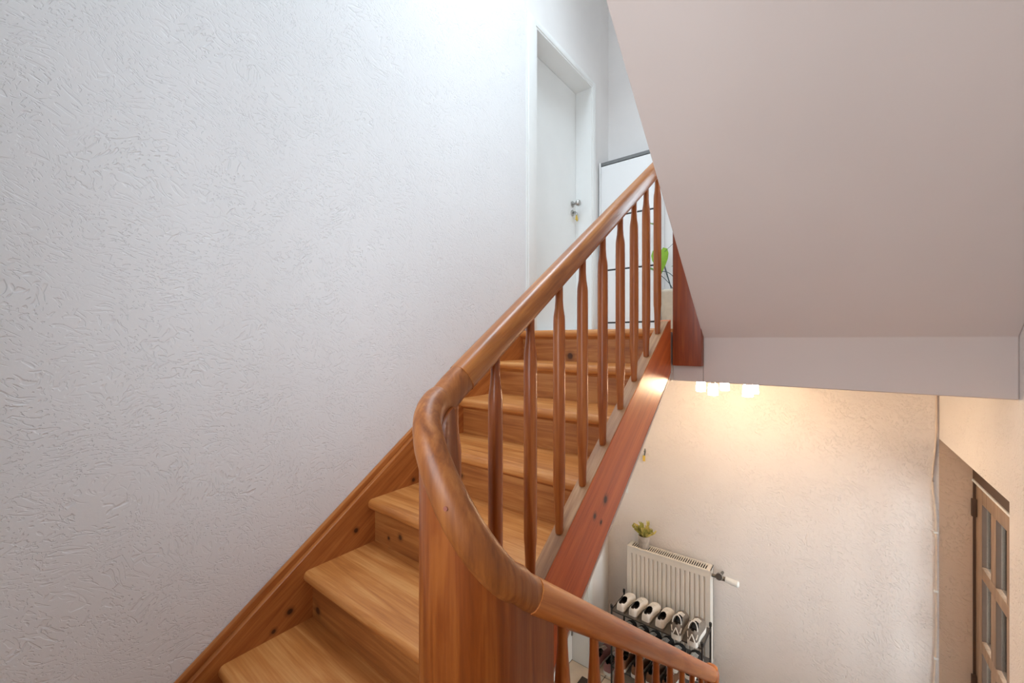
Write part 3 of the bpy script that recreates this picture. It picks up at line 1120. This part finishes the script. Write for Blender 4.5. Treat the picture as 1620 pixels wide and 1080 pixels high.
t0.build('plate', M['white'], sw, bevel=0.003)
t0 = MB()
t0.box(-0.03, 0.03, -0.014, -0.008, -0.03, 0.03)
t0.build('rocker', M['white'], sw, bevel=0.002)

# heating pipe in the corner and cable beside the front door
cb = MB()
q = []
for i in range(60):
    z = ZS - (ZS - ZF) * i / 59
    t_ = (ZS - z)
    bulge = 0.016 * math.exp(-((t_ - 0.62) / 0.16) ** 2) + 0.012 * math.exp(-((t_ - 1.9) / 0.2) ** 2)
    q.append((XR - 0.012 - bulge, YF - 0.006, z))
cb.tube(q, 0.005, 8)
c_ = cb.build('cable', M['cable'], None, smooth=True)
tag(c_, 'pale cable clipped down the wall corner beside the front door', 'cable')
for zz in (-1.15, -1.5, -1.9):
    k_ = MB()
    k_.box(XR - 0.024, XR - 0.004, YF - 0.014, YF, zz, zz + 0.012)
    k_.build('cable_clip', M['white'], c_, bevel=0.002, segs=1)

# ------------------------------------------------------------------ ceiling lamp of the hall
LX, LY, LR, LA = -0.491, 2.78, 0.153, 34.3
lp = thing('ceiling_lamp', 'hall ceiling lamp with five small glowing glass shades', 'lamp', (LX, LY, ZS))
MB().lathe([(0.055, 0.0), (0.055, -0.02), (0.03, -0.028), (0.012, -0.032)], n=24).build('canopy', M['chrome'], lp, smooth=True, angle=40)
for i in range(5):
    a = math.radians(LA + 72 * i)
    ex, ey = LR * math.cos(a), LR * math.sin(a)
    ar = MB()
    ar.tube([(0.01 * math.cos(a), 0.01 * math.sin(a), -0.02), (ex * 0.5, ey * 0.5, -0.03), (ex, ey, -0.038)], 0.005, 8)
    ar.build('arm', M['chrome'], lp, smooth=True)
    hd = MB().lathe([(0.014, -0.053), (0.014, -0.03)], (ex, ey, 0), 12)
    hd.build('lamp_holder', M['chrome'], lp, smooth=True, angle=40)
    sh = MB().lathe([(0.02, -0.05), (0.025, -0.055), (0.028, -0.09), (0.0275, -0.116), (0.02, -0.118), (0.004, -0.117)], (ex, ey, 0), 16)
    sh.build('lamp_shade', M['lamp'], lp, smooth=True, angle=50)

# ------------------------------------------------------------------ shoe rack and shoes
KX0, KX1, KY0, KY1, KZT = -1.365, -0.697, 3.05, 3.30, -2.09
rk = thing('shoe_rack', 'low grey metal shoe rack with black end caps below radiator', 'shoe rack', ((KX0 + KX1) / 2, (KY0 + KY1) / 2, ZF))
ox, oy2 = (KX0 + KX1) / 2, (KY0 + KY1) / 2
for x in (KX0, KX1):
    for y in (KY0, KY1):
        p_ = MB().lathe([(0.007, 0), (0.007, KZT - ZF - 0.02)], (x - ox, y - oy2, 0), 10)
        po = p_.build('post', M['rack'], rk, smooth=True, angle=40)
        MB().lathe([(0.0095, KZT - ZF - 0.028), (0.0105, KZT - ZF - 0.005), (0.006, KZT - ZF)], (x - ox, y - oy2, 0), 10).build('post_cap', M['rackcap'], po, smooth=True, angle=40)
SHELVES = (-2.14, -2.365, -2.585)
for z in SHELVES:
    zz = z - ZF
    bars = MB()
    for y in (KY0, KY1):
        bars.tube([(KX0 - ox, y - oy2, zz), (KX1 - ox, y - oy2, zz)], 0.005, 8)
    for x in (KX0, KX1):
        bars.tube([(x - ox, KY0 - oy2, zz), (x - ox, KY1 - oy2, zz)], 0.005, 8)
    sb = bars.build('shelf_frame', M['rack'], rk, smooth=True)
    c_ = MB()
    c_.box(KX0 - ox + 0.004, KX1 - ox - 0.004, KY0 - oy2, KY1 - oy2, zz + 0.002, zz + 0.005)
    c_.build('shelf_cloth', M['rackmesh'], sb)
for x in (KX0, KX1):
    br = MB()
    br.tube([(x - ox, KY0 - oy2, SHELVES[0] - ZF + 0.01), (x - ox, KY1 - oy2, KZT - ZF - 0.045)], 0.004, 8)
    br.build('side_brace', M['rack'], rk, smooth=True)


def shoe_meshes(kind, upper, sole, L=0.265, W=0.096, H=0.085, sole_h=0.026, heel_loop=False, stripes=None, laces=True):
    """meshes of one shoe: toe towards +y, heel at y = 0, standing on z = 0"""
    st0 = [0.0, 0.02, 0.06, 0.12, 0.2, 0.3, 0.42, 0.55, 0.68, 0.8, 0.9, 0.97, 1.0]
    wd0 = [0.42, 0.6, 0.7, 0.74, 0.74, 0.72, 0.76, 0.86, 0.96, 1.0, 0.9, 0.62, 0.35]
    ht0 = [0.72, 0.86, 0.96, 1.0, 0.96, 0.94, 0.92, 0.8, 0.66, 0.56, 0.5, 0.38, 0.2]
    st, wd, ht = [], [], []
    for i in range(len(st0) - 1):
        m_ = 3 if st0[i] >= 0.06 and st0[i] < 0.55 else 1
        for q in range(m_):
            t_ = q / m_
            for lst, src in ((st, st0), (wd, wd0), (ht, ht0)):
                lst.append(src[i] + (src[i + 1] - src[i]) * t_)
    st.append(1.0), wd.append(wd0[-1]), ht.append(ht0[-1])
    out = {}
    so_ = MB()
    n = len(st)
    vs, fs = [], []
    for t, w_ in zip(st, wd):
        for sx, z in ((-1, 0), (-1.04, sole_h * 0.6), (-1, sole_h), (1, sole_h), (1.04, sole_h * 0.6), (1, 0)):
            vs.append((sx * w_ * W / 2, t * L, z + (0.012 * max(0, (t - 0.8) / 0.2) if z == 0 else 0)))
    for i in range(n - 1):
        for j in range(6):
            k = (j + 1) % 6
            fs.append((i * 6 + j, i * 6 + k, (i + 1) * 6 + k, (i + 1) * 6 + j))
    fs += [tuple(range(6))[::-1], tuple((n - 1) * 6 + j for j in range(6))]
    so_.add(vs, fs)
    out['sole'] = so_.mesh('shoe_sole', sole, smooth=True, angle=50)

    def shell(scale, hole, mat, nm):
        A = 25
        vs, fs = [], []
        for t, w_, h_ in zip(st, wd, ht):
            for j in range(A):
                th = PI * j / (A - 1)
                c_, s_ = math.cos(th), math.sin(th)
                vs.append((0.98 * scale * w_ * W / 2 * math.copysign(abs(c_) ** 0.75, c_), L * (0.5 + (t - 0.5) * (0.985 * scale + (1 - scale) * 0.6)),
                           sole_h + (H * h_ * scale) * s_ ** 0.8))
        for i in range(n - 1):
            for j in range(A - 1):
                tm = (st[i] + st[i + 1]) / 2
                if hole and ((tm - 0.24) / 0.21) ** 2 + ((j + 0.5 - (A - 1) / 2) / (0.26 * A)) ** 2 < 1:
                    continue
                fs.append((i * A + j, i * A + j + 1, (i + 1) * A + j + 1, (i + 1) * A + j))
        fs.append(tuple(range(A)))
        fs.append(tuple((n - 1) * A + j for j in range(A))[::-1])
        mb = MB().add(vs, fs)
        return mb.mesh(nm, mat, smooth=True, angle=60)
    out['upper'] = shell(1.0, True, upper, 'shoe_upper')
    out['lining'] = shell(0.93, True, M['lining'], 'shoe_lining')
    ins = MB()
    ins.box(-0.03, 0.03, 0.02, 0.14, sole_h, sole_h + 0.006)
    out['insole'] = ins.mesh('insole', M['lining'])
    if laces:
        lc = MB()
        for i in range(4):
            t = 0.46 + 0.07 * i
            h_ = sole_h + H * (0.92 - 0.9 * (t - 0.4)) + 0.004
            lc.tube([(-0.024, t * L, h_ - 0.007), (0, t * L + 0.004, h_ + 0.002), (0.024, t * L, h_ - 0.007)], 0.003, 6)
        out['laces'] = lc.mesh('laces', M['sh_sole'], smooth=True)
    if heel_loop:
        lp_ = MB()
        q = []
        for i in range(13):
            a = PI * i / 12
            q.append((0.03 * math.cos(a), 0.028 + 0.02 * math.sin(a), sole_h + H * 0.78 + 0.05 * math.sin(a)))
        lp_.tube(q, 0.0042, 6)
        out['collar_loop'] = lp_.mesh('collar_loop', M['sh_sole'], smooth=True)
        tr_ = MB()
        for a, b in (((-0.02, -0.002, sole_h + 0.004), (0, -0.001, sole_h + 0.052)), ((0.02, -0.002, sole_h + 0.004), (0, -0.001, sole_h + 0.052)),
                     ((-0.026, 0.004, sole_h + 0.02), (-0.034, 0.02, sole_h + 0.05)), ((0.026, 0.004, sole_h + 0.02), (0.034, 0.02, sole_h + 0.05))):
            tr_.tube([a, b], 0.0042, 6)
        out['heel_trim'] = tr_.mesh('heel_trim', M['sh_sole'], smooth=True)
    if stripes:
        sp_ = MB()
        for i in range(3):
            for sx in (-1, 1):
                y = L * (0.42 + 0.07 * i)
                sp_.tube([(sx * 0.0385, y, sole_h + 0.012), (sx * 0.035, y - 0.012, sole_h + 0.038), (sx * 0.022, y - 0.02, sole_h + 0.06)], 0.0042, 6)
        out['stripes'] = sp_.mesh('side_stripes', M['sh_sole'], smooth=True)
    return out


SHOES = {
    'white': shoe_meshes('white', M['sh_white'], M['gumsole'], H=0.068, sole_h=0.02),
    'grey': shoe_meshes('grey', M['sh_grey'], M['sh_sole'], H=0.085, sole_h=0.036, heel_loop=True),
    'black': shoe_meshes('black', M['sh_black'], M['sh_black'], H=0.07, sole_h=0.022),
    'blackwhite': shoe_meshes('blackwhite', M['sh_black'], M['sh_sole'], H=0.07, sole_h=0.026),
    'stripe': shoe_meshes('stripe', M['sh_dgrey'], M['sh_dgrey'], H=0.08, sole_h=0.022, stripes=True),
    'pink': shoe_meshes('pink', M['sh_pink'], M['sh_sole'], H=0.075, sole_h=0.026),
    'brown': shoe_meshes('brown', M['sh_brown'], M['sh_sole'], H=0.07, sole_h=0.024),
}


def shoe(kind, x, y, z, rz, label, group, s=1.0):
    o = thing('shoe', label, 'shoe', (x, y, z), rz, group)
    o.scale = (s, s, s)
    for nm, me in SHOES[kind].items():
        link(nm, me, o)
    return o


zt1 = SHELVES[0] + 0.006
zt2 = SHELVES[1] + 0.006
zt3 = SHELVES[2] + 0.006
WL = ['white low sneaker at the hall wall end of the top shelf',
      'second white low sneaker from the hall wall end of the top shelf',
      'third white low sneaker from the hall wall end of the top shelf',
      'white low sneaker next to the grey sneakers on the top shelf']
for i, x in enumerate((-1.297, -1.198, -1.097, -0.995)):
    shoe('white', x, 3.045, zt1, math.radians((-2, -3, -2, -3)[i]), WL[i], 'white sneakers on the top shelf', 0.95)
shoe('grey', -0.865, 3.02, zt1, math.radians(3), 'grey sneaker with thick white sole beside the white sneakers', 'grey sneakers on the top shelf')
shoe('grey', -0.757, 3.02, zt1, math.radians(1), 'grey sneaker with thick white sole at the valve end of the top shelf', 'grey sneakers on the top shelf')
BL = ['all black low shoe at the hall wall end of the middle shelf',
      'second all black low shoe from the hall wall end of the middle shelf',
      'third all black low shoe from the hall wall end of the middle shelf',
      'all black low shoe next to the white soled black sneakers on the middle shelf']
for i, x in enumerate((-1.288, -1.19, -1.092, -0.995)):
    shoe('black', x, 3.045, zt2, math.radians(-2), BL[i], 'black shoes on the middle shelf', 0.95)
shoe('blackwhite', -0.885, 3.0, zt2, math.radians(2), 'black sneaker with white sole beside the all black shoes', 'black and white sneakers on the middle shelf')
shoe('blackwhite', -0.768, 3.0, zt2, math.radians(2), 'black sneaker with white sole at the valve end of the middle shelf', 'black and white sneakers on the middle shelf')
shoe('stripe', -0.625, 3.03, ZF, math.radians(-4), 'dark grey sneaker with white side stripes on the floor beside the rack', None)
OL = ['white soled brown shoe at the hall wall end of the bottom shelf',
      'second white soled brown shoe from the hall wall end of the bottom shelf',
      'third white soled brown shoe from the hall wall end of the bottom shelf',
      'white soled brown shoe nearest the valve end of the bottom shelf']
for i, x in enumerate((-1.285, -1.175, -1.06, -0.945)):
    shoe('brown', x, 3.04, zt3, math.radians(-1), OL[i], 'brown shoes on the bottom shelf')
shoe('pink', -1.537, 3.1, ZF, math.radians(-2), 'mauve sneaker on the tiles close to the hall door casing', 'mauve sneakers on the floor')
shoe('pink', -1.427, 3.09, ZF, math.radians(-1), 'mauve sneaker on the tiles against the rack post', 'mauve sneakers on the floor')

# door mat on the tiles
mt = MB()
mt.box(-1.575, -1.05, 2.2, 2.955, ZF, ZF + 0.012)
tag(mt.build('door_mat', M['mat'], None, bevel=0.004), 'dark brown fibre mat on the tiles before the hall door', 'mat')
